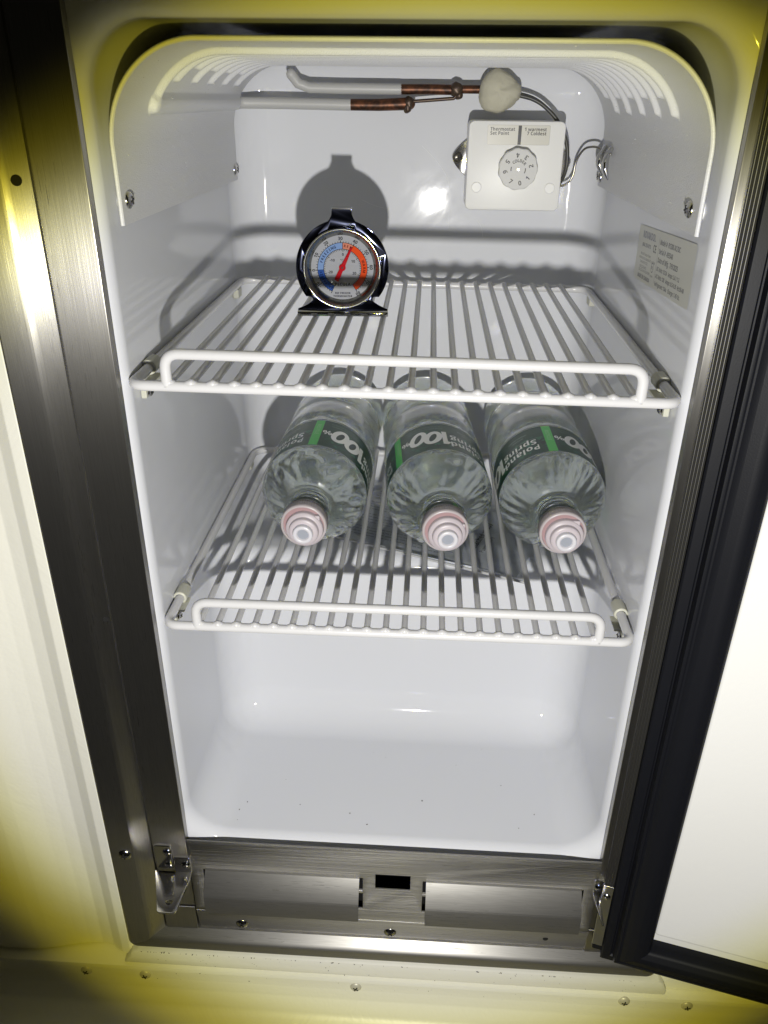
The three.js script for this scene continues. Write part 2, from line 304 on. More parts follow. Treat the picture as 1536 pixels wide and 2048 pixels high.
// -- refrigerant tubes along the back wall
{
  const t1 = [V(-0.097, 0.1575, -0.277), V(-0.0925, 0.1515, -0.28), V(-0.084, 0.1487, -0.2815), V(-0.06, 0.1484, -0.282), V(-0.014, 0.1482, -0.282)];
  fp('coated_tube', pipe(t1, 0.0039, 14), M.tube, fridge, 'upper grey coated tube leaving the cooling plate');
  fp('copper_tube', pipe([V(-0.0145, 0.1482, -0.282), V(0.006, 0.1484, -0.282), V(0.027, 0.1482, -0.282)], 0.0037, 14), M.copper, fridge, 'upper bare copper tube');
  fp('copper_tube', pipe([V(0.03, 0.1486, -0.282), V(0.06, 0.1488, -0.282)], 0.003, 12), M.copper, fridge, 'thin copper tube entering the putty');
  const t2 = [V(-0.143, 0.1378, -0.272), V(-0.1405, 0.1378, -0.278), V(-0.134, 0.1378, -0.2815), V(-0.1, 0.1377, -0.282), V(-0.0525, 0.1372, -0.282)];
  fp('coated_tube', pipe(t2, 0.0042, 14), M.tube, fridge, 'lower grey coated tube leaving the cooling plate');
  fp('copper_tube', pipe([V(-0.053, 0.1372, -0.282), V(-0.03, 0.1373, -0.282), V(-0.01, 0.1382, -0.282), V(-0.0065, 0.1386, -0.282)], 0.0041, 14, true, (t) => 1 + 0.12 * t), M.copper, fridge, 'lower bare copper tube with crimped end');
  fp('copper_tube', pipe([V(-0.006, 0.1398, -0.2805), V(0.006, 0.1407, -0.28), V(0.02, 0.1418, -0.28), V(0.0275, 0.1424, -0.28), V(0.0305, 0.1455, -0.28)], 0.0013, 10), M.solder, fridge, 'hair-thin capillary tube between the two joints');
  const blob = (r, sx, sy, x, y, z) => { const g = new THREE.IcosahedronGeometry(r, 4); const p = g.attributes.position; for (let i = 0; i < p.count; i++) { const a = V().fromBufferAttribute(p, i), k = 1 + 0.22 * N(a.x * 260, a.y * 260, a.z * 260); p.setXYZ(i, a.x * k, a.y * k, a.z * k); } const m = mergeVertices(g.scale(sx, sy, 1).translate(x, y, z).deleteAttribute('normal').deleteAttribute('uv')); m.computeVertexNormals(); m.setAttribute('uv', new THREE.Float32BufferAttribute(new Float32Array(m.attributes.position.count * 2), 2)); return m; };
  fp('solder_joint', merge([blob(0.0053, 1.0, 1.02, 0.0295, 0.1485, -0.2815), blob(0.0032, 1, 1, 0.031, 0.1446, -0.281)]), M.solder, fridge, 'dark lumpy upper solder joint');
  fp('solder_joint', merge([blob(0.005, 0.8, 1.0, -0.0068, 0.1388, -0.2815), blob(0.0038, 0.8, 1.1, -0.008, 0.1357, -0.2805)]), M.solder, fridge, 'dark lumpy lower solder joint');
  // putty: rounded lump with pressed faces
  const g = new THREE.IcosahedronGeometry(0.0165, 12), p = g.attributes.position;
  for (let i = 0; i < p.count; i++) {
    const a = V().fromBufferAttribute(p, i).normalize(); let r = 0.0165 * (1 + 0.07 * N(a.x * 1.6, a.y * 1.6, a.z * 1.6) + 0.02 * N(a.x * 6, a.y * 6, a.z * 6));
    const th = Math.atan2(a.y, a.x); r *= 1 + 0.05 * Math.cos(3 * th + 0.6) ; if (th > -0.35 && th < 0.35) r *= 1.1 - Math.abs(th) * 0.15;
    p.setXYZ(i, a.x * r * 1.0, a.y * r * 0.98, a.z * r * 0.72);
  }
  const pg = mergeVertices(g.deleteAttribute('normal').deleteAttribute('uv')); pg.computeVertexNormals();
  fp('sealing_putty', boxUV(pg).scale(0.92, 0.92, 0.95).translate(0.0612, 0.1474, -0.279), M.putty, fridge, 'tan lump of sealing putty over the copper tube');
  fp('cable', pipe(rounded([V(0.071, 0.1462, -0.279), V(0.0915, 0.142, -0.278), V(0.108, 0.129, -0.277), V(0.1172, 0.112, -0.275), V(0.1185, 0.092, -0.275), V(0.112, 0.077, -0.283)], 0.009, 8), 0.0015, 10), M.cable, fridge, 'dark cable curving behind the thermostat box');
  fp('cable', pipe(rounded([V(0.071, 0.1475, -0.281), V(0.09, 0.1437, -0.281), V(0.1055, 0.132, -0.281), V(0.112, 0.12, -0.287)], 0.009, 8), 0.0011, 10), M.cable, fridge, 'second dark line beside the cable');
  fp('capillary_wire', pipe(rounded([V(0.11, 0.0805, -0.284), V(0.12, 0.0808, -0.285), V(0.1255, 0.087, -0.285), V(0.1262, 0.1, -0.284), V(0.131, 0.1095, -0.279), V(0.139, 0.1108, -0.27), V(0.1435, 0.1075, -0.262), V(0.1428, 0.1072, -0.236)], 0.005, 6), 0.0009, 10), M.capillary, fridge, 'thin bare metal sensing wire hooked into the cooling plate');
  // two bent metal lugs that hold the wire on the plate
  for (const [z, k] of [[-0.264, 1], [-0.241, 1.08]]) {
    const pts = []; for (let i = 0; i <= 14; i++) { const t = i / 14; pts.push(V(0.1445 - 0.0035 * Math.sin(t * Math.PI) - 0.0006, 0.1105 - 0.019 * t * k, z + 0.0022 * Math.sin(t * 2.4))); }
    fp('wire_lug', pipe(pts, 0.0023, 10, true, (t) => 0.25 + 0.95 * Math.sin(Math.min(1, (1 - t) * 1.25 + 0.02) * Math.PI * 0.8)), M.chrome, fridge, 'bright bent lug pinching the sensing wire');
  }
}
// -- thermostat box
{
  const bx = 0.0765, by = 0.0958, zf = -0.265, w = 0.0735, h = 0.064;
  const th = fp('thermostat', plate(rrect(w, h, 0.0045, 0, 0), 0.036, 0.0016).translate(bx, by, zf - 0.036), M.ivory, fridge, 'white plastic thermostat box with numbered dial');
  const add = (n, g, m, label) => part(n, g.translate(bx, by + FY, 0), m, th, label);
  const sticker = canvas(768, 224, (c, W2, H2) => {
    c.fillStyle = '#cbc9bf'; c.fillRect(0, 0, W2, H2); c.fillStyle = '#151515'; c.font = 'bold 54px sans-serif';
    c.fillText('Thermostat', 34, 66); c.fillText('Set Point', 34, 112); c.textAlign = 'right'; c.fillText('1 warmest', W2 - 44, 66); c.fillText('7 Coldest', W2 - 44, 112);
    c.fillStyle = '#1c1c20'; c.fillRect(378, 6, 40, 216);
    c.strokeStyle = '#a9a79f'; c.lineWidth = 3; c.strokeRect(2, 2, W2 - 4, H2 - 4);
  });
  const sg = new THREE.ShapeGeometry(rrect(0.0475, 0.0138, 0.001)); { const p = sg.attributes.position, uv = sg.attributes.uv; for (let i = 0; i < p.count; i++) uv.setXY(i, p.getX(i) / 0.0475 + 0.5, p.getY(i) / 0.0138 + 0.5); }
  add('sticker', sg.translate(0.0012, 0.0223, zf + 0.00012), std({ map: sticker, roughness: 0.3, color: 0xffffff }), 'printed thermostat setting sticker');
  // dial: stepped knob with scalloped rim
  const R = 0.0148, sc = new THREE.Shape(); for (let i = 0; i <= 120; i++) { const a = i / 120 * 2 * Math.PI, r = R * (1 + 0.022 * Math.cos(11 * a) ); sc[i ? 'lineTo' : 'moveTo'](r * Math.cos(a), r * Math.sin(a)); }
  const knobMat = std({ color: new THREE.Color(0.6, 0.6, 0.58), roughness: 0.4 });
  const kx = 0.0022, ky = -0.0012;
  const knob = add('dial_knob', plate(sc, 0.0082, 0.0007).translate(kx, ky, zf + 0.0001), knobMat, 'grey white thermostat dial numbered 0 to 7');
  const face = canvas(512, 512, (c) => {
    c.fillStyle = '#c6c6c4'; c.fillRect(0, 0, 512, 512); c.fillStyle = '#141414'; c.textAlign = 'center'; c.textBaseline = 'middle'; c.font = 'bold 84px sans-serif';
    const put = (s, deg, r, rot = 0, font) => { if (font) c.font = font; const a = deg * Math.PI / 180; c.save(); c.translate(256 + r * Math.cos(a), 256 - r * Math.sin(a)); c.rotate(Math.PI / 2 - a + rot); c.fillText(s, 0, 0); c.restore(); };
    const angles = { 4: 96, 3: 56, 2: 14, 1: -38, 0: -78, 7: -120, 6: 191, 5: 148 };
    for (const [s, d] of Object.entries(angles)) put(s, d, 182, Math.PI);
    c.font = 'bold 54px sans-serif'; 'COLDER'.split('').forEach((s, i) => put(s, 128 - i * 17.5, 112));
    c.strokeStyle = '#141414'; c.lineWidth = 12; c.beginPath(); c.arc(256, 256, 100, -0.05 * Math.PI, 0.16 * Math.PI); c.stroke(); c.beginPath(); c.arc(256, 256, 100, 0.93 * Math.PI, 1.1 * Math.PI); c.stroke();
  });
  const fg = new THREE.CircleGeometry(R * 0.95, 48); const fm = part('dial_face', fg.translate(bx + kx, by + ky + FY, zf + 0.0084), std({ map: face, roughness: 0.45 }), knob, 'dial face with printed numbers');
  part('dial_pin', new THREE.CylinderGeometry(0.0011, 0.0011, 0.0012, 16).rotateX(Math.PI / 2).translate(bx + kx, by + ky + FY, zf + 0.0088), M.bright, knob);
  const ring = () => new THREE.TorusGeometry(0.0037, 0.00028, 6, 28);
  for (const x of [-0.0285, 0.0285]) { const g2 = new THREE.CylinderGeometry(0.0037, 0.0037, 0.0008, 24).rotateX(Math.PI / 2); add('screw_cover', merge([g2, ring().translate(0, 0, 0.0004)]).translate(x, -0.0152, zf), M.ivory); }
  // ear with its mounting screw
  const ear = new THREE.Shape(); ear.moveTo(0.0005, 0.0155); ear.quadraticCurveTo(-0.012, 0.006, -0.0125, 0.001); ear.quadraticCurveTo(-0.012, -0.005, 0.0005, -0.0145); ear.closePath();
  const eg = plate(ear, 0.002, 0.0004);
  const earM = add('mounting_ear', eg.clone().translate(-w / 2 + 0.0015, 0.0035, zf - 0.0335), M.bright, 'left metal mounting ear');
  const e2 = add('mounting_ear', plate(ear, 0.002, 0.0004).rotateY(Math.PI).translate(w / 2 - 0.0015, 0.001, zf - 0.0315), M.bright, 'right metal mounting ear');
  const s1 = screw(earM, [bx - w / 2 - 0.0065, by + 0.0042 + FY, zf - 0.0305], [0.25, -0.1, 1], 1.25, std({ color: new THREE.Color(0.16, 0.15, 0.13), metalness: 0.9, roughness: 0.3 })); slotOn(s1);
}
// -- rating label on the right wall
{
  const tex = canvas(1400, 376, (c, w, h) => {
    c.fillStyle = '#c3c3bb'; c.fillRect(0, 0, w, h); c.fillStyle = '#2c2e3c'; c.strokeStyle = '#2c2e3c';
    c.fillStyle = '#5b5e74'; c.font = 'bold 66px sans-serif'; c.fillText('NOVA', 120, 80); c.fillText('KOOL', 300, 80); c.fillRect(289, 40, 4, 40);
    c.fillStyle = '#14151c'; c.font = 'bold 36px sans-serif'; c.fillText('(604) 255-0715', 130, 138);
    c.font = '26px sans-serif'; c.fillText('Norcold Transport Rated', 120, 196); c.fillText('conforms to UL standard 471, certified', 90, 224); c.fillText('Control # 3111272', 130, 252);
    c.fillText('CSA C22.2 No.63', 130, 284); c.fillText('CSA C22.2 No.140.2-M1989', 120, 308);
    c.font = 'bold 40px sans-serif'; c.fillText('MADE IN CANADA', 110, 356);
    c.font = 'bold 70px sans-serif'; c.fillText('CE', 440, 150); c.lineWidth = 5; c.beginPath(); c.arc(486, 250, 30, 0, 7); c.stroke(); c.font = 'bold 26px sans-serif'; c.fillText('ETL', 462, 259); c.font = '20px sans-serif'; c.fillText('Intertek', 455, 312);
    c.fillRect(575, 40, 3, 300);
    c.font = 'bold 46px sans-serif'; c.fillText('Model #  R1200 AC/DC', 600, 84); c.fillText('Serial #  493548', 600, 142); c.fillText('Date of Mfg.  7/9/2025', 600, 198);
    c.font = 'bold 37px sans-serif'; c.fillText('DC Volts: 12/24   Amps: 2.4 / 1.2', 600, 252); c.fillText('AC Volts: 120   Amps: 0.5-0.35  Hz:50-60', 600, 300); c.fillText('Refrigerant: 134a   Charge: 1.45 Oz.', 600, 350);
  });
  const w = 0.124, h = 0.0335, g = new THREE.ShapeGeometry(rrect(w, h, 0.002)); const p = g.attributes.position, uv = g.attributes.uv;
  for (let i = 0; i < p.count; i++) uv.setXY(i, p.getX(i) / w + 0.5, p.getY(i) / h + 0.5);
  g.rotateZ(0.05).rotateY(-Math.PI / 2).translate(W - 0.0004, 0.0567, -0.087);
  fp('rating_label', g, std({ map: tex, roughness: 0.35 }), fridge, 'printed rating label on the right inner wall');
}
// -- steel face plates beside the opening, trim flange round the outside
fp('face_plate', rbox(0.0262, 0.66, 0.006, 0.0006, [-0.1527 - 0.0131, -0.0465, 0.0038]), M.steelV, fridge, 'left brushed steel face plate');
fp('face_plate', rbox(0.036, 0.66, 0.006, 0.0006, [0.1535 + 0.018, -0.0465, 0.0038]), M.steelV, fridge, 'right brushed steel face plate behind the door edge');
{
  // profile inward from the outer edge: [share of flat, z]
  const xo = 0.2104, yo = -0.4705, R = 0.008, yT = 0.32;
  const prof = [[0, 0, 0.0], [0, 0, 0.0105], [0.0006, 0.0005, 0.0117], [0.0018, 0.0012, 0.0122], [0.0024, 0.0016, 0.0122], [0.0150, 0.0082, 0.0122], [0.0156, 0.0086, 0.0122], [0.0168, 0.0095, 0.01212], [0.018, 0.0104, 0.01175], [0.0192, 0.0114, 0.01115], [0.0204, 0.0123, 0.0104], [0.021, 0.0127, 0.01], [0.0285, 0.0165, 0.0052], [0.0293, 0.0172, 0.0044], [0.0293, 0.0172, -0.012]];
  const rows = prof.map(([dl, db, z]) => {
    const out = [V(-xo + dl, yT, z)], n = 8;
    for (let k = 0; k <= n; k++) { const a = k / n * Math.PI / 2; out.push(V(-xo + Math.max(dl, R - Math.max(R - dl, 0) * Math.cos(a)), yo + Math.max(db, R - Math.max(R - db, 0) * Math.sin(a)), z)); }
    for (let k = n; k >= 0; k--) { const a = k / n * Math.PI / 2; out.push(V(xo - Math.max(dl, R - Math.max(R - dl, 0) * Math.cos(a)), yo + Math.max(db, R - Math.max(R - db, 0) * Math.sin(a)), z)); }
    out.push(V(xo - dl, yT, z)); return out;
  });
  const tri = { left: [], bottom: [], right: [] };
  for (let i = 0; i < rows.length - 1; i++) for (let j = 0; j < rows[0].length - 1; j++) {
    const [a, b, c, d] = [rows[i][j], rows[i][j + 1], rows[i + 1][j + 1], rows[i + 1][j]], mid = a.clone().add(c).multiplyScalar(0.5);
    const where = j <= 4 ? 'left' : j >= rows[0].length - 6 ? 'right' : 'bottom';
    for (const t of [[a, b, c], [a, c, d]]) { if (t[0].distanceTo(t[1]) < 1e-7 || t[1].distanceTo(t[2]) < 1e-7 || t[0].distanceTo(t[2]) < 1e-7) continue; tri[where].push(...t); }
  }
  for (const [k, m] of [['left', M.steelV], ['bottom', M.flapSteel], ['right', M.steelV]]) {
    let g = new THREE.BufferGeometry().setFromPoints(tri[k]); g = toCreasedNormals(g, 0.32);
    fp('trim_flange', boxUV(g), m, fridge, `${k} brushed steel trim flange`);
  }
  const s = screw(fridge, [-0.1985, -0.3615, 0.0122], [0, 0, 1], 1.55, M.bright, 0.2); slotOn(s);
  for (const [x, y, r] of [[-0.187, 0.105, 0.0026], [-0.1835, -0.152, 0.0017]]) fp('rivet_hole', new THREE.CylinderGeometry(r, r, 0.002, 16).rotateX(Math.PI / 2).rotateY(0.575).translate(x, y, x < -0.185 ? 0.0077 : 0.0054), M.dark);
}
// -- lower front: strip, vented kick panel with two bent flaps
{
  const sh = poly([[-0.1525, -0.4275], [0.154, -0.4275], [0.154, -0.3495], [-0.1525, -0.3495]]);
  const hole = (x0, y0, x1, y1) => { const h = new THREE.Path(); h.moveTo(x0, y0); h.lineTo(x0, y1); h.lineTo(x1, y1); h.lineTo(x1, y0); h.closePath(); sh.holes.push(h); };
  hole(-0.0112, -0.3915, 0.0152, -0.375); hole(-0.1425, -0.415, -0.0208, -0.38); hole(0.0246, -0.415, 0.1445, -0.38);
  const kp = fp('kick_panel', plate(sh, 0.0014, 0.0003, 0.4).translate(0, 0, 0.0054), M.steelH, fridge, 'brushed steel kick panel with vent flaps');
  const low = alongX([[0.0062, -0.4272], [0.0068, -0.4285], [0.0022, -0.4535], [0.0004, -0.4535], [0.0042, -0.4272]], -0.1525, 0.154, 0.4);
  part('lower_strip', low.translate(0, FY, 0), M.steelH, kp, 'lower strip of the kick panel with two screws');
  const flap = (x0, x1) => {
    const s = [[0.0068, -0.3782], [0.0085, -0.3788], [0.0188, -0.3945], [0.0192, -0.396], [0.0192, -0.4135], [0.0186, -0.4135], [0.0186, -0.3962], [0.0182, -0.395], [0.0081, -0.3796], [0.0068, -0.379]];
    const g = alongX(s, x0, x1, 0.5);
    part('vent_flap', g.translate(0, FY, 0), M.flapSteel, kp, x0 < 0 ? 'left bent steel vent flap' : 'right bent steel vent flap');
    // bars behind the flap ends
    for (const x of [x0 - 0.0012, x1 + 0.0012]) part('vent_rib', rbox(0.0042, 0.0028, 0.002, 0.0004, [x, -0.3965 + FY, 0.0052]), M.steelH, kp);
  };
  flap(-0.1405, -0.0232); flap(0.027, 0.1425);
  fp('vent_cavity', merge([boxUV(new THREE.BoxGeometry(0.3, 0.06, 0.003).translate(0, -0.4, -0.03)), boxUV(new THREE.BoxGeometry(0.3, 0.003, 0.032).translate(0, -0.4285, -0.0135)), boxUV(new THREE.BoxGeometry(0.3, 0.003, 0.02).translate(0, -0.395, -0.0195))]), M.dark, fridge, 'dark space behind the vents');
  for (const [x, y, z] of [[-0.1178, -0.445, 0.0038], [0.0007, -0.445, 0.0038]]) { const s = screw(kp, [x, y + FY, z], [0, 0.1, 1], 1.5, M.bright, 0.7); slotOn(s); }
  part('screw_hole', new THREE.CylinderGeometry(0.0021, 0.0021, 0.001, 18).rotateX(Math.PI / 2).translate(0.1226, -0.4415 + FY, 0.0042), M.dark, kp);
  // flat corner pieces beside the kick panel
  for (const sx of [-1, 1]) {
    fp('corner_plate', rbox(0.0255, 0.0265, 0.004, 0.0005, [sx * 0.1668, -0.4345 - 0.0057, 0.0032]), M.steelV, fridge);
    fp('corner_plate', rbox(0.0255, 0.046, 0.004, 0.0005, [sx * 0.1668, -0.4025, 0.0025]), M.steelV, fridge);
  }
}
// -- hinge brackets
{
  const tab = new THREE.Shape(); tab.moveTo(-0.0138, 0); tab.lineTo(0.0143, 0); tab.lineTo(0.0148, -0.006); tab.lineTo(0.012, -0.0315); tab.quadraticCurveTo(0.0118, -0.0345, 0.009, -0.0345); tab.lineTo(0.0005, -0.0345); tab.quadraticCurveTo(-0.0022, -0.0345, -0.0026, -0.0315); tab.closePath();
  const h = new THREE.Path(); h.absellipse(0.0048, -0.0262, 0.0031, 0.0026, 0, 2 * Math.PI, true); tab.holes.push(h);
  const sliver = poly([[-0.0145, 0], [-0.0097, 0], [-0.0097, -0.0022], [-0.011, -0.025], [-0.012, -0.025]]);
  for (const sx of [-1, 1]) {
    const root = fp('hinge_bracket', rbox(0.0128, 0.0245, 0.0022, 0.0006, [sx * 0.1707, -0.3665, 0.0078]), M.bright, fridge, sx < 0 ? 'left unused hinge bracket with a holed tab' : 'right hinge bracket carrying the door');
    const t = plate(sx < 0 ? tab : sliver, 0.0018, 0.0003, 0.5).rotateX(-Math.PI / 2).rotateX(Math.PI).rotateX(Math.PI).translate(sx * 0.1655, -0.3836 + FY, 0.0085);
    part('hinge_tab', t, M.bright, root);
    part('hinge_plate', rbox(0.0125, 0.0065, 0.002, 0.0005, [sx * 0.1572, -0.3695 + FY, 0.0078]), M.bright, root);
    part('hinge_plate', rbox(0.013, 0.009, 0.002, 0.0005, [sx * 0.1572, -0.3775 + FY, 0.0078]), M.bright, root);
    for (const [x, y] of [[0.1673, -0.3605], [0.1673, -0.3735], [0.1543, -0.373]]) { const s = screw(root, [sx * x, y + FY, 0.0092], [0, 0, 1], 1.05, M.chrome, rnd() * 3); slotOn(s); }
  }
}
// -- the door, swung wide open on its right-hand hinges
{
  const TH = THREE.MathUtils.degToRad(13.5), yB = -0.4445, yT2 = 0.205, WID = 0.36;
  const door = new THREE.Group(); door.name = 'door'; door.userData.label = 'refrigerator door swung wide open to the right'; door.position.set(0.156, FY, 0.012); door.rotation.y = -TH; fridge.add(door);
  // in the door's own axes: x runs from hinge to latch, z out of its inner face
  const strip = (() => { const s = [[0, -0.012]]; for (let i = 0; i <= 36; i++) { const x = 0.0003 + i * 0.00019; s.push([x, 0.0006 + 0.00045 * Math.cos(i / 9 * 2 * Math.PI)]); } s.push([0.0074, -0.012]); return alongY(s, yB + 0.0145, yT2, 0.4); })();
  part('edge_strip', strip, M.alu, door, 'ribbed aluminium strip along the hinge edge');
  part('door_shell', rbox(WID - 0.0078, yT2 - yB - 0.006, 0.03, 0.004, [0.0078 + (WID - 0.0078) / 2, (yT2 + yB) / 2 + 0.003, -0.0163]), M.doorWhite, door);
  // gasket: moulded profile, u from the door's edge inwards and height off the face
  const pr = [[0, -0.014], [0, 0.001], [0.0012, 0.0022], [0.0066, 0.0026], [0.0076, 0.0012], [0.0084, 0.0012], [0.0088, 0.0074], [0.0096, 0.0094], [0.0112, 0.0101], [0.0122, 0.0096], [0.0132, 0.0096], [0.0165, 0.0118], [0.0215, 0.0132], [0.0265, 0.0128], [0.0305, 0.0112], [0.0325, 0.0088], [0.0332, 0.004], [0.0332, -0.001]];
  const bev = (pts, x0, x1, y0, y1) => {   // mitred run: vertical leg on the left, bottom leg below
    const legV = [], legB = [];
    for (let i = 0; i < pts.length - 1; i++) {
      const [u0, h0] = pts[i], [u1, h1] = pts[i + 1];
      const a = V(x0 + u0, y1, h0), b = V(x0 + u0, y0 + u0, h0), c = V(x0 + u1, y0 + u1, h1), d = V(x0 + u1, y1, h1); legV.push(a, b, c, a, c, d);
      const e = V(x0 + u0, y0 + u0, h0), f = V(x1, y0 + u0, h0), g = V(x1, y0 + u1, h1), k = V(x0 + u1, y0 + u1, h1); legB.push(e, f, g, e, g, k);
    }
    return [legV, legB].map((l) => boxUV(toCreasedNormals(new THREE.BufferGeometry().setFromPoints(l), 0.55)));
  };
  const [gv, gb] = bev(pr, 0.0078, WID, yB, yT2);
  part('gasket', gv, M.rubber, door, 'black rubber gasket along the hinge side');
  part('gasket', gb, M.rubber, door, 'black rubber gasket along the bottom');
  part('inner_panel', rbox(WID - 0.044, yT2 - yB - 0.044, 0.006, 0.003, [0.044 + (WID - 0.044) / 2 - 0.0032, (yT2 + yB) / 2 + 0.0225, 0.0015], 4), M.doorWhite, door, 'plain white inner door panel');
  part('hinge_arm', rbox(0.0076, 0.066, 0.0016, 0.0004, [0.0036, -0.3965, 0.0017]), M.bright, door);
  part('end_cap', rbox(0.0075, 0.006, 0.012, 0.001, [0.0045, yB + 0.0105, -0.005]), M.rubber, door);
  const s = screw(door, [0.0036, -0.3745, 0.0026], [0, 0, 1], 0.85, M.bright, 0.6); slotOn(s);
}

// ---------------------------------------------------------------- wire shelves
function shelf(name, label, y, roll) {
  const o = thing(name, label, 'wire shelf', [0, y, 0], 'wire shelves in the refrigerator'); o.rotation.z = roll;
  const R = 0.003, x = 0.15 - R, z0 = -0.0004, z1 = -0.288;
  const loop = rounded([V(0, 0, z0), V(x, 0, z0), V(x, 0, z1), V(-x, 0, z1), V(-x, 0, z0), V(0, 0, z0)], [0.008, 0.014, 0.014, 0.008], 8);
  part('outer_rail', pipe(loop, R, 14, false), M.powder, o, 'white coated outer rail');
  const hx = 0.1268, hh = 0.0182;
  part('front_handle', pipe(rounded([V(-hx, 0, z0), V(-hx, hh, z0), V(hx, hh, z0), V(hx, 0, z0)], 0.0085, 10), R, 14, false), M.powder, o, 'raised front handle bar');
  const bar = pipe([V(0, 0, z0 + 0.0004), V(0, 0, z1 - 0.0004)], 0.0021, 10);
  // coating gathers where a wire meets a rail
  const fillet = (() => { const g = new THREE.SphereGeometry(0.0042, 16, 10); const p = g.attributes.position; for (let i = 0; i < p.count; i++) { const yy = p.getY(i) / 0.0042; p.setX(i, p.getX(i) * (1.5 - 0.95 * Math.max(0, yy))); } g.computeVertexNormals(); return g; })();
  const weldGeo = fillet.scale(1, 0.75, 0.62).translate(0, -0.0009, 0);
  for (let k = 0; k < 22; k++) {
    const b = part('wire', bar, M.powder, o); b.position.set(-0.1254 + 0.0119 * k, 0.0022, 0);
    for (const z of [z0 - 0.0002, z1 + 0.0002]) part('weld', weldGeo, M.powder, b).position.z = z;
  }
  for (const sx of [-1, 1]) {
    part('rail_sleeve', lathe([[0.0031, -0.0065], [0.0043, -0.0063], [0.0046, -0.0055], [0.0046, 0.0055], [0.0043, 0.0063], [0.0031, 0.0065]], 24).rotateX(Math.PI / 2).translate(sx * x, 0.0003, -0.037), M.clip, o, sx < 0 ? 'left translucent rail sleeve' : 'right translucent rail sleeve');
  }
  return o;
}
shelf('wire_shelf', 'upper white wire shelf holding the round thermometer', 0, -0.0068).scale.x = 1.008;
shelf('wire_shelf', 'lower white wire shelf holding three water bottles', -0.1585, 0.0036);
// clips on the walls that carry the shelves
for (const [x, y] of [[-1, -0.0046], [1, -0.0066], [-1, -0.1632], [1, -0.1646]]) {
  const c = fp('shelf_clip', merge([rbox(0.0035, 0.0125, 0.018, 0.0008, [x * (W - 0.0022), y - 0.0035, -0.03]), rbox(0.008, 0.0016, 0.016, 0.0006, [x * (W - 0.0058), y + 0.0004, -0.0295])]), M.clip, fridge, 'translucent shelf clip screwed to the wall');
  const s = screw(c, [x * (W - 0.0042), y - 0.0066 + FY, -0.0265], [-x, 0, 0.25], 1.0, M.bright); slotOn(s);
}
for (const x of [-1, 1]) for (const y of [-0.003, -0.162]) fp('shelf_clip', rbox(0.005, 0.0075, 0.012, 0.001, [x * (W - 0.0026), y - 0.003, -0.268]), M.clip);

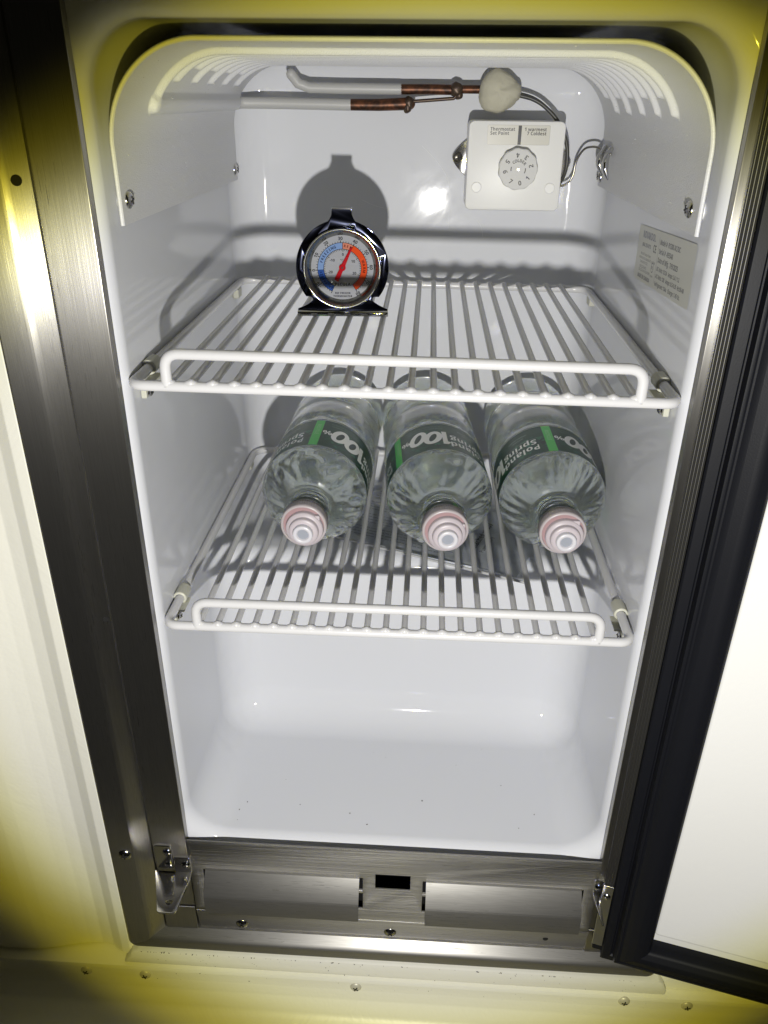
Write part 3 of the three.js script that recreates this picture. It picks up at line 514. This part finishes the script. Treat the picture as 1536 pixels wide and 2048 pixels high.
// ---------------------------------------------------------------- thermometer
{
  const o = thing('thermometer', 'round dial refrigerator thermometer with red needle, standing on the upper shelf', 'thermometer', [-0.0462, 0.005, -0.1475]);
  o.rotation.y = 0.06;
  const cy = 0.0335, R = 0.0317;
  // stand: one bent sheet of dark polished steel
  const s = new THREE.Shape(); const tw = 0.0069, topY = 0.0655;
  s.moveTo(-0.0315, 0.0035); s.lineTo(0.0315, 0.0035); s.lineTo(0.0312, 0.006); s.quadraticCurveTo(0.024, 0.0085, 0.0208, 0.0118); s.quadraticCurveTo(0.0205, 0.0145, 0.0228, 0.0128 + 0.0015);
  const aR = Math.atan2(0.0143 - cy, 0.0228), a1 = Math.PI / 2 - 0.3, rr = R;
  s.absarc(0, cy, rr, Math.asin((0.0143 - cy) / rr), a1, false);
  s.quadraticCurveTo(tw + 0.0012, cy + rr - 0.0002, tw, topY + 0.0026); s.lineTo(tw - 0.0003, topY + 0.006); s.lineTo(-tw + 0.0003, topY + 0.006); s.lineTo(-tw, topY + 0.0026);
  s.quadraticCurveTo(-tw - 0.0012, cy + rr - 0.0002, -rr * Math.cos(a1), cy + rr * Math.sin(a1));
  s.absarc(0, cy, rr, Math.PI - a1, Math.PI - Math.asin((0.0143 - cy) / rr), false);
  s.quadraticCurveTo(-0.0205, 0.0145, -0.0208, 0.0118); s.quadraticCurveTo(-0.024, 0.0085, -0.0312, 0.006); s.closePath();
  const hole = new THREE.Path(); hole.absarc(0, cy, 0.0262, 0, Math.PI * 2, true); s.holes.push(hole);
  part('stand', plate(s, 0.0012, 0.0003, 0.5, 40), M.darkChrome, o, 'dark polished metal stand');
  part('hanging_tab', rbox(0.0136, 0.0012, 0.009, 0.0004, [0, topY + 0.0062, -0.0035]), M.chrome, o);
  part('foot', merge([rbox(0.063, 0.0011, 0.015, 0.0004, [0, 0.0011, -0.0072]), boxUV(new THREE.CylinderGeometry(0.0022, 0.0022, 0.063, 16).rotateZ(Math.PI / 2).translate(0, 0.0029, 0.0006))]), M.chrome, o, 'bent chrome foot');
  // bezel: rolled rim and sloping inside wall
  part('bezel', lathe([[0.0262, -0.011], [0.0266, -0.002], [0.0268, 0.0028], [0.0264, 0.0041], [0.0258, 0.0046], [0.0252, 0.0042], [0.0248, 0.0036], [0.0216, -0.0012], [0.0213, -0.0024]], 72).rotateX(Math.PI / 2).translate(0, cy, 0.0012), M.bezel, o, 'rolled chrome bezel');
  part('case_back', new THREE.CylinderGeometry(0.0259, 0.025, 0.004, 48).rotateX(Math.PI / 2).translate(0, cy, -0.0095), M.chrome, o);
  const dial = canvas(1024, 1024, (c) => {
    c.fillStyle = '#9c9ea4'; c.fillRect(0, 0, 1024, 1024); c.translate(512, 524);
    // degrees F: 30F -> 94 deg, 1.95 deg per F
    const aF = (f) => (93.5 - (f - 30) * 3.02) * Math.PI / 180, P = (r, a) => [r * Math.cos(a), -r * Math.sin(a)];
    const band = (f0, f1, col) => { c.fillStyle = col; c.beginPath(); c.arc(0, 0, 398, -aF(f0), -aF(f1)); c.arc(0, 0, 300, -aF(f1), -aF(f0), true); c.closePath(); c.fill(); c.strokeStyle = '#05070b'; c.lineWidth = 7; c.stroke(); };
    band(-20, 0, '#2b4f98'); band(0, 31.5, '#7590bd'); band(31.5, 40, '#c07a66'); band(40, 80, '#d0481c');
    c.strokeStyle = '#05070b';
    for (let f = -20; f <= 80; f += 2) { const big = f % 10 === 0, a = aF(f); c.lineWidth = big ? 11 : 6; c.beginPath(); c.moveTo(...P(402, a)); c.lineTo(...P(big ? 432 : 422, a)); c.stroke(); }
    for (let d = -29; d <= 27; d++) { const a = aF(32 + d * 1.8), big = d % 10 === 0; c.lineWidth = big ? 10 : 6; c.beginPath(); c.moveTo(...P(296, a)); c.lineTo(...P(big ? 262 : 274, a)); c.stroke(); }
    c.fillStyle = '#05070b'; c.textAlign = 'center'; c.textBaseline = 'middle';
    const at = (t, r, a, font, turn = true) => { c.font = font; const [x, y] = P(r, a); c.save(); c.translate(x, y); if (turn) c.rotate(Math.PI / 2 - a); c.fillText(t, 0, 0); c.restore(); };
    for (const f of [-10, 0, 10, 20, 30, 40, 50, 60, 70, 80]) at(String(f), 462, aF(f), 'bold 70px sans-serif');
    at('-20', 205, aF(32 - 36), 'bold 58px sans-serif', false); at('-10', 205, aF(32 - 18), 'bold 58px sans-serif', false); at('0', 218, aF(32), 'bold 58px sans-serif', false); at('10', 205, aF(32 + 18), 'bold 58px sans-serif', false); at('20', 205, aF(32 + 36), 'bold 58px sans-serif', false);
    const curve = (t, r, a0, step, font) => t.split('').forEach((ch, i) => at(ch, r, a0 - i * step * Math.PI / 180, font));
    c.fillStyle = '#0c1a38'; curve('FREEZING', 349, aF(7), 7.6, 'bold 60px sans-serif'); curve('DP.FREEZE', 349, aF(-18.5), 6.3, 'bold 54px sans-serif');
    c.fillStyle = '#5a140c'; curve('REF', 349, aF(33.4), 7.6, 'bold 54px sans-serif'); c.fillStyle = '#4a1204'; curve('WARM', 349, aF(55), 8.4, 'bold 60px sans-serif');
    c.fillStyle = '#05070b'; at('°C', 128, Math.PI * 0.52, '52px sans-serif', false);
    c.font = 'bold 70px sans-serif'; c.fillText('PECULA', 0, 250); c.font = 'bold 42px sans-serif'; c.fillText('REF FREEZER', 0, 388); c.fillText('THERMOMETER', 0, 438);
  });
  const dg = new THREE.CircleGeometry(0.0219, 64); part('dial', dg.translate(0, cy, -0.0008), std({ map: dial, roughness: 0.7, specularIntensity: 0.2 }), o, 'printed dial marked in Fahrenheit and Celsius');
  const nd = new THREE.Shape(); nd.moveTo(-0.0006, 0.0148); nd.lineTo(0.0006, 0.0148); nd.lineTo(0.0013, 0.0022); nd.absarc(0, 0, 0.0023, 0.9, -0.95, true); nd.lineTo(0.00165, -0.0098); nd.lineTo(-0.00165, -0.0098); nd.lineTo(-0.0014, -0.0018); nd.absarc(0, 0, 0.0023, Math.PI + 0.95, Math.PI - 0.9, true); nd.closePath();
  const needle = part('needle', plate(nd, 0.0007, 0.0002, 0.5).rotateZ(-0.45).translate(0, cy + 0.0003, 0.0002), std({ color: new THREE.Color(0.4, 0.004, 0.01), roughness: 0.7, specularIntensity: 0.2 }), o, 'red needle pointing just past 40');
  part('needle_pin', new THREE.CylinderGeometry(0.0006, 0.0006, 0.001, 14).rotateX(Math.PI / 2).translate(0, cy + 0.0003, 0.0011), M.chrome, needle);
  part('glass', new THREE.CircleGeometry(0.0243, 64).translate(0, cy, 0.0035), std({ color: 0xffffff, transmission: 1, thickness: 0, roughness: 0.02, ior: 1.5 }), o);
}

// ---------------------------------------------------------------- bottles
const labelTex = canvas(1024, 512, (c, w, h) => {
  c.fillStyle = '#164233'; c.fillRect(0, 0, w, h);
  const tone = ['#1a5040', '#153f31', '#226a4e', '#0f2c24'];
  for (let i = 0; i < 170; i++) { c.fillStyle = tone[i % 4]; const x = rnd() * w, y = h * (0.05 + 0.55 * rnd()); c.beginPath(); c.moveTo(x, y); c.lineTo(x + 14 + rnd() * 46, y + 20 + rnd() * 50); c.lineTo(x - 14 - rnd() * 46, y + 20 + rnd() * 50); c.closePath(); c.fill(); }
  c.strokeStyle = '#3c5a50'; c.lineWidth = 4; for (const y of [12, 498]) { c.beginPath(); c.moveTo(0, y); c.lineTo(w, y); c.stroke(); }
  // "Poland Spring", stacked in a slanted badge
  c.save(); c.translate(185, 200); c.fillStyle = '#f2f3f0'; c.textAlign = 'center'; c.font = 'bold 122px sans-serif'; c.fillText('Poland', 0, -36); c.fillText('Spring', 8, 74); c.strokeStyle = '#9aa8a0'; c.lineWidth = 5; c.beginPath(); c.moveTo(-185, 96); c.lineTo(185, 96); c.stroke();
  c.font = '30px sans-serif'; c.fillStyle = '#9fb0a6'; c.fillText('NATURAL', 0, 184); c.fillText('SPRING WATER', 0, 226); c.restore();
  // "100%"
  c.fillStyle = '#f6f7f5'; c.save(); c.translate(420, 250); c.fillRect(-14, -150, 46, 250); c.beginPath(); c.moveTo(-14, -150); c.lineTo(-44, -110); c.lineTo(-14, -90); c.closePath(); c.fill();
  for (const [x, y] of [[120, -20], [262, 10]]) { c.beginPath(); c.ellipse(x, y, 84, 128, 0.35, 0, 7); c.fill(); c.fillStyle = '#123328'; c.beginPath(); c.ellipse(x, y, 30, 76, 0.35, 0, 7); c.fill(); c.fillStyle = '#f6f7f5'; }
  c.font = 'bold 110px sans-serif'; c.fillText('%', 346, 60); c.restore();
  c.fillStyle = '#7f968b'; c.font = '26px sans-serif'; c.fillText('Spring water in recycled plastic', 430, 420); c.font = '24px sans-serif'; c.fillText('1 PT 7.7 FL OZ (23.7 FL OZ) 700 mL', 430, 462);
  // bright green stripe
  c.fillStyle = '#52c95e'; c.fillRect(870, 0, 84, h); c.fillStyle = '#8fd08f'; c.save(); c.translate(930, 470); c.rotate(-Math.PI / 2); c.font = 'bold 52px sans-serif'; c.fillText('RECYCLE', 40, 0); c.restore();
});
labelTex.wrapS = THREE.RepeatWrapping; labelTex.repeat.set(3, 1);
const water = std({ color: new THREE.Color(0.93, 0.96, 0.94), transmission: 1, thickness: 0.07, roughness: 0.15, clearcoat: 1, clearcoatRoughness: 0.03, ior: 1.34, attenuationColor: new THREE.Color(0.66, 0.69, 0.68), attenuationDistance: 0.17 });
const capMat = std({ color: new THREE.Color(0.5, 0.45, 0.48), roughness: 0.38, transmission: 0 });
const capRim = std({ color: new THREE.Color(0.44, 0.4, 0.41), roughness: 0.3 });
const capWhite = std({ color: new THREE.Color(0.62, 0.61, 0.65), roughness: 0.32 });
const capRose = std({ color: new THREE.Color(0.34, 0.22, 0.23), roughness: 0.5 });
const capGrey = std({ color: new THREE.Color(0.3, 0.32, 0.37), roughness: 0.4 });
// bottle axes: z is the axis, the tip of the cap at z = 0, the base at z = -0.243
function makeBottle(name, label, tipAt, baseAt, spin, crumple, capTurn) {
  const a = V(...tipAt), b = V(...baseAt), o = thing(name, label, 'water bottle', tipAt, 'water bottles lying on the lower shelf');
  o.quaternion.setFromUnitVectors(V(0, 0, 1), a.clone().sub(b).normalize());
  const L = a.distanceTo(b), R = 0.0385, B = (z) => -z;
  // profile: [distance from tip, radius, flute depth]
  const prof = [[0.022, 0.0001, 0], [0.0221, 0.0125, 0], [0.034, 0.0127, 0], [0.0362, 0.0135, 0.0], [0.0385, 0.0165, 0.1], [0.0405, 0.021, 0.45], [0.0435, 0.0262, 0.9], [0.0475, 0.0309, 1], [0.0515, 0.0342, 1], [0.0555, 0.0366, 0.8], [0.059, 0.03795, 0.3], [0.0608, 0.0385, 0.05], [0.0618, 0.0379, 0], [0.1095, 0.0379, 0], [0.1105, 0.0386, 0.05], [0.1135, 0.0384, 0.3], [0.118, 0.0368, 0.5], [0.1225, 0.0362, 0.5], [0.1275, 0.0374, 0.4], [0.1325, 0.0385, 0.2], [0.14, 0.0386, 0.1], [0.15, 0.0382, 0.1], [0.156, 0.037, 0], [0.16, 0.037, 0], [0.166, 0.0383, 0.1], [0.18, 0.0386, 0.1], [0.19, 0.0372, 0], [0.195, 0.0372, 0], [0.202, 0.0384, 0.1], [0.22, 0.0385, 0.1], [0.232, 0.0365, 0.1], [L - 0.003, 0.0318, 0.2], [L - 0.0004, 0.0262, 0.4], [L - 0.003, 0.018, 0.3], [L - 0.008, 0.008, 0], [L - 0.0095, 0.0001, 0]];
  // resample smoothly
  const rows = []; const curve = new THREE.CatmullRomCurve3(prof.map(([d, r, f]) => V(d, r, f * 0.02)), false, 'centripetal');
  for (let i = 0; i <= 150; i++) { const p = curve.getPoint(i / 150); rows.push([p.x, Math.max(p.y, 1e-5), p.z / 0.02]); }
  const n = 96, P = [], I = [], uv = [];
  rows.forEach(([d, r, f]) => { for (let j = 0; j <= n; j++) { const th = j / n * 2 * Math.PI, jj = j % n; const t2 = jj / n * 2 * Math.PI; let rr = r * (1 - 0.02 * f * (0.5 + 0.5 * Math.cos(26 * t2 + d * 60)) ); rr += crumple * f * 0.0016 * N(Math.cos(t2) * 3.2 + spin * 9, Math.sin(t2) * 3.2, d * 90) + crumple * f * 0.0006 * N(Math.cos(t2) * 9 + spin, Math.sin(t2) * 9, d * 220); P.push(rr * Math.cos(th), rr * Math.sin(th), -d); uv.push(j / n * 0.24, d); } });
  const w = n + 1; for (let i = 0; i < rows.length - 1; i++) for (let j = 0; j < n; j++) { const k = i * w + j; I.push(k, k + w, k + 1, k + 1, k + w, k + w + 1); }
  let g = new THREE.BufferGeometry(); g.setAttribute('position', new THREE.Float32BufferAttribute(P, 3)); g.setIndex(I); g = mergeVertices(g, 1e-6); g.computeVertexNormals();
  const body = part('bottle_body', g, water, o, 'clear bottle full of water');
  const lb = new THREE.CylinderGeometry(0.03835, 0.03835, 0.0474, 96, 1, true); lb.rotateX(Math.PI / 2); // axis on z, top towards +z
  { const p = lb.attributes.position, u = lb.attributes.uv; for (let i = 0; i < p.count; i++) { let t = Math.round(u.getX(i) * 96); const th = t / 96 * 2 * Math.PI + spin; p.setX(i, 0.03835 * Math.cos(th)); p.setY(i, 0.03835 * Math.sin(th)); u.setXY(i, t / 96, p.getZ(i) > 0 ? 1 : 0); } lb.index.array.reverse(); lb.computeVertexNormals(); }
  part('label', lb.translate(0, 0, -0.0857), std({ map: labelTex, roughness: 0.32 }), o, 'dark green printed wrap label');
  // cap: ribbed skirt, rim, stepped lid and spout
  const skirt = (() => { const P2 = [], I2 = [], m = 180, pr = [[0.0205, 0.0135], [0.0205, 0.0154], [0.0165, 0.0157], [0.0125, 0.0158]]; pr.forEach(([d, r], k) => { for (let j = 0; j <= m; j++) { const th = (j % m) / m * 2 * Math.PI, q = k === 0 || k === 3 ? 0 : 0.00022 * Math.cos(45 * th * 1.3333333); P2.push((r + q) * Math.cos(th), (r + q) * Math.sin(th), -d); } }); const ww = m + 1; for (let i = 0; i < pr.length - 1; i++) for (let j = 0; j < m; j++) { const k = i * ww + j; I2.push(k, k + 1, k + ww, k + 1, k + ww + 1, k + ww); } const gg = new THREE.BufferGeometry(); gg.setAttribute('position', new THREE.Float32BufferAttribute(P2, 3)); gg.setIndex(I2); gg.computeVertexNormals(); gg.setAttribute('uv', new THREE.Float32BufferAttribute(new Float32Array(P2.length / 3 * 2), 2)); return gg; })();
  const cap = part('cap', merge([skirt, lathe([[0.0158, -0.0125], [0.0158, -0.0112], [0.0152, -0.0104], [0.0143, -0.0102], [0.0141, -0.0106], [0.0141, -0.0123], [0.009, -0.0124]], 60).rotateX(Math.PI / 2)]), capRim, o, 'translucent pinkish flip cap');
  const rose = new THREE.Shape(); rose.absarc(0, 0, 0.0139, 0, Math.PI * 2); part('cap_well', new THREE.ShapeGeometry(rose, 40).translate(0, 0, -0.0116), capRose, cap, 'reddish well under the lid');
  const lid = part('cap_lid', lathe([[0.0128, -0.0122], [0.0128, -0.0088], [0.0122, -0.0078], [0.0104, -0.0072], [0.0100, -0.0068], [0.0100, -0.0048], [0.0095, -0.0038], [0.0082, -0.0036], [0.0068, -0.0034]], 60).rotateX(Math.PI / 2).translate(0.0009, -0.0015, 0), capMat, cap, 'stepped pink lid');
  part('hinge_tab', rbox(0.0058, 0.0062, 0.0038, 0.0008, [0.0105 * Math.cos(0.6 + capTurn), 0.0105 * Math.sin(0.6 + capTurn), -0.0104]), capMat, cap);
  part('spout', lathe([[0.0069, -0.0036], [0.0068, -0.001], [0.0062, -0.0001], [0.0048, 0], [0.0040, -0.0006], [0.0036, -0.0018]], 48).rotateX(Math.PI / 2).translate(0.0009, -0.0015, 0), capWhite, cap, 'white ring of the spout');
  part('spout_hole', new THREE.CircleGeometry(0.0038, 32).translate(0.0009, -0.0015, -0.0016), capGrey, cap);
  part('neck_ring', lathe([[0.0126, -0.0258], [0.0162, -0.0256], [0.0165, -0.0248], [0.0162, -0.024], [0.0126, -0.0238]], 48).rotateX(Math.PI / 2), water, o);
  return o;
}
const AX = -0.1585 + 0.0043 + 0.0386;
makeBottle('water_bottle', 'left water bottle of three, crumpled shoulders, lying cap forward', [-0.066, AX - 0.0004, -0.0495], [-0.062, AX, -0.293], 1.82, 1.7, 0);
makeBottle('water_bottle', 'middle water bottle of three, 100% turned up, lying cap forward', [0.0311, AX - 0.0004, -0.0495], [0.0125, AX, -0.2935], 2.68, 0.85, -0.3);
makeBottle('water_bottle', 'right water bottle of three, smooth shoulders, nearest the rating label wall', [0.1092, AX - 0.0004, -0.052], [0.105, AX, -0.2955], -0.23, 0.25, 0.2);

// ---------------------------------------------------------------- folded instruction sheet in a plastic sleeve on the step
{
  const o = thing('instruction_sheet', 'printed instruction sheet in a clear plastic sleeve under the lower shelf', 'paper sheet', [0.03, STEPY + 0.0012, -0.19]);
  o.rotation.y = -0.38;
  const page = canvas(1024, 640, (c, w, h) => {
    c.fillStyle = '#d6d8de'; c.fillRect(0, 0, w, h); c.fillStyle = '#9c9fa7';
    for (let y = 60; y < h - 20; y += 30) { let x = 40; while (x < w * 0.62) { const k = 14 + rnd() * 46; if (y % 150 > 20) c.fillRect(x, y, k, 8); x += k + 8; } }
    c.fillStyle = '#8f939b'; c.fillRect(40, 20, 420, 26);
    c.save(); c.translate(760, 600); c.rotate(-Math.PI / 2); c.fillStyle = '#16181c'; c.font = 'bold 44px sans-serif'; c.fillText('attached at 60V', 120, 0); c.font = '30px sans-serif'; c.fillText('Power supply', 120, 46); c.restore();
  });
  const wavy = (w, d, y0, amp, k) => { const g = new THREE.PlaneGeometry(w, d, 60, 40).rotateX(-Math.PI / 2), p = g.attributes.position; for (let i = 0; i < p.count; i++) { const x = p.getX(i), z = p.getZ(i); p.setY(i, y0 + amp * (0.6 + N(x * 22 + k, z * 22, k) + 0.4 * N(x * 60, z * 60 + k, 3))); } g.computeVertexNormals(); return g; };
  part('paper', wavy(0.165, 0.098, 0.0012, 0.0009, 2), std({ map: page, roughness: 0.7 }), o, 'printed paper');
  part('plastic_sleeve', wavy(0.182, 0.112, 0.0042, 0.002, 7), std({ color: new THREE.Color(0.82, 0.84, 0.86), transmission: 1, thickness: 0, roughness: 0.06, ior: 1.5 }), o, 'clear wrinkled plastic sleeve');
  part('sleeve_seam', pipe([V(-0.091, 0.0035, 0.056), V(-0.04, 0.0042, 0.0565), V(0.02, 0.0036, 0.056), V(0.091, 0.0034, 0.0555)], 0.0011, 8), std({ color: new THREE.Color(0.62, 0.63, 0.64), roughness: 0.15, metalness: 0.3 }), o, 'shiny folded edge');
}

// ---------------------------------------------------------------- the cabin round the refrigerator
{
  // left panel, front face with a shallow soft groove beside the trim
  const s = [[-0.2112, -0.02], [-0.2112, 0.0045], [-0.2122, 0.0058]];
  const sm = (t) => { t = Math.min(1, Math.max(0, t)); return t * t * t * (t * (6 * t - 15) + 10); };
  for (let i = 0; i <= 165; i++) { const x = -0.2135 - i * 0.0015; s.push([x, 0.0066 - 0.0085 * sm((-0.2145 - x) / 0.024) + 0.0095 * sm((-0.2345 - x) / 0.07)]); }
  s.push([-0.461, -0.02]);
  const wall = part('cabinet_panel', alongY(s, -0.4885, 0.36, 0.5), M.gel, scene); tag(wall, 'cream moulded cabinet panel left of the refrigerator', 'cabinet panel', null, 'structure');
}
{
  const strip = part('sill_strip', (() => { const sh = new THREE.Shape(); sh.moveTo(-0.2165, -0.4886); sh.lineTo(0.2195, -0.4886); sh.quadraticCurveTo(0.2225, -0.486, 0.219, -0.4795); sh.quadraticCurveTo(0.2175, -0.4732, 0.2135, -0.4722); sh.lineTo(-0.2035, -0.4722); sh.quadraticCurveTo(-0.2075, -0.473, -0.2105, -0.479); sh.closePath(); return plate(sh, 0.0145, 0.0016, 0.8); })(), M.gel, scene);
  tag(strip, 'cream trim strip directly under the steel trim flange', 'sill', null, 'structure');
  const pts = [[-0.02, -0.4905], [0.0142, -0.4905], [0.0156, -0.4909], [0.0164, -0.4919], [0.0166, -0.4935], [0.0168, -0.503], [0.0172, -0.5055], [0.0182, -0.5078]];
  for (let i = 0; i <= 16; i++) { const t = i / 16; pts.push([0.0195 + 0.035 * t * t + 0.012 * t, -0.5095 - 0.034 * t + 0.006 * t * t]); }
  pts.push([0.12, -0.5395], [0.2, -0.5405], [0.2, -0.56], [-0.02, -0.56]);
  const low = part('lower_moulding', alongX(pts, -0.5, 0.5, 0.6), M.gel, scene); tag(low, 'cream lower moulding with a row of cross head screws', 'moulding', null, 'structure');
  const sm = std({ color: new THREE.Color(0.6, 0.58, 0.5), metalness: 0.2, roughness: 0.4 });
  for (const [x, y] of [[-0.2485, -0.4985], [-0.1995, -0.4995], [-0.0258, -0.4985], [0.189, -0.4955], [0.2385, -0.4965]]) { const m = screw(low, [x, y, 0.0166], [0, 0, 1], 1.45, sm, rnd() * 3); slotOn(m); }
  const right = part('cabinet_panel', alongY([[0.2112, -0.02], [0.2112, 0.006], [0.2125, 0.0075], [0.5, 0.0085], [0.5, -0.02]], -0.4895, 0.36), M.gel, scene); tag(right, 'cream cabinet panel behind the open door on the right', 'cabinet panel', null, 'structure');
  const side = part('cabinet_panel', rbox(1.0, 0.3, 0.02, 0.002, [0, 0.236 + 0.152, -0.006]), M.gel, scene); tag(side, 'cream cabinet panel above the refrigerator opening', 'cabinet panel', null, 'structure');
}
{
  // grime caught along the trim edge, the seams and on the gelcoat
  const bits = [], at = (x, y, z, k = 1) => bits.push(new THREE.IcosahedronGeometry(k * (0.0002 + 0.0004 * rnd() ** 2), 0).scale(1 + 2.2 * rnd(), 1, 0.5).rotateZ(rnd() * 3).translate(x, y, z));
  for (let i = 0; i < 60; i++) at(-0.2 + 0.4 * rnd() ** 1.6, -0.4724 - 0.0006 * rnd(), 0.0146, 0.8);
  for (let i = 0; i < 26; i++) at(-0.2114 - 0.0006 * rnd(), -0.465 + 0.09 * rnd() ** 2, 0.0058, 0.9);
  for (let i = 0; i < 34; i++) at(-0.2 + 0.4 * rnd(), -0.474 - 0.014 * rnd(), 0.0147, 0.55);
  for (let i = 0; i < 22; i++) at(-0.305 - 0.04 * rnd(), -0.44 + 0.3 * rnd(), 0.0079, 0.55);
  for (let i = 0; i < 30; i++) at(-0.2 + 0.42 * rnd(), -0.493 - 0.011 * rnd(), 0.0169, 0.55);
  const m = part('grime', merge(bits), std({ color: new THREE.Color(0.05, 0.035, 0.015), roughness: 0.95 }), scene); tag(m, 'brown grime specks along the trim edge and sill seams', 'grime', null, 'stuff');
}
// ---------------------------------------------------------------- the flashlight itself, held behind the camera's view
{
  const o = thing('flashlight', 'black handheld flashlight shining into the refrigerator', 'flashlight', LAMP.toArray());
  o.quaternion.setFromUnitVectors(V(0, 0, 1), BEAM);
  const black = std({ color: new THREE.Color(0.02, 0.02, 0.02), roughness: 0.45 });
  part('head', lathe([[0.0128, 0.0005], [0.0145, 0.0022], [0.0158, 0.002], [0.016, 0], [0.0155, -0.018], [0.012, -0.028], [0.0118, -0.034]], 40).rotateX(Math.PI / 2), black, o);
  part('body', new THREE.CylinderGeometry(0.0118, 0.0118, 0.085, 32).rotateX(Math.PI / 2).translate(0, 0, -0.076), black, o);
  part('lamp_lens', new THREE.CylinderGeometry(0.0126, 0.0126, 0.001, 32).rotateX(Math.PI / 2).translate(0, 0, -0.0005), new THREE.MeshStandardMaterial({ color: 0x222222, emissive: new THREE.Color(1, 0.93, 0.7), emissiveIntensity: 6 }), o);
}
renderer.render(scene, camera);
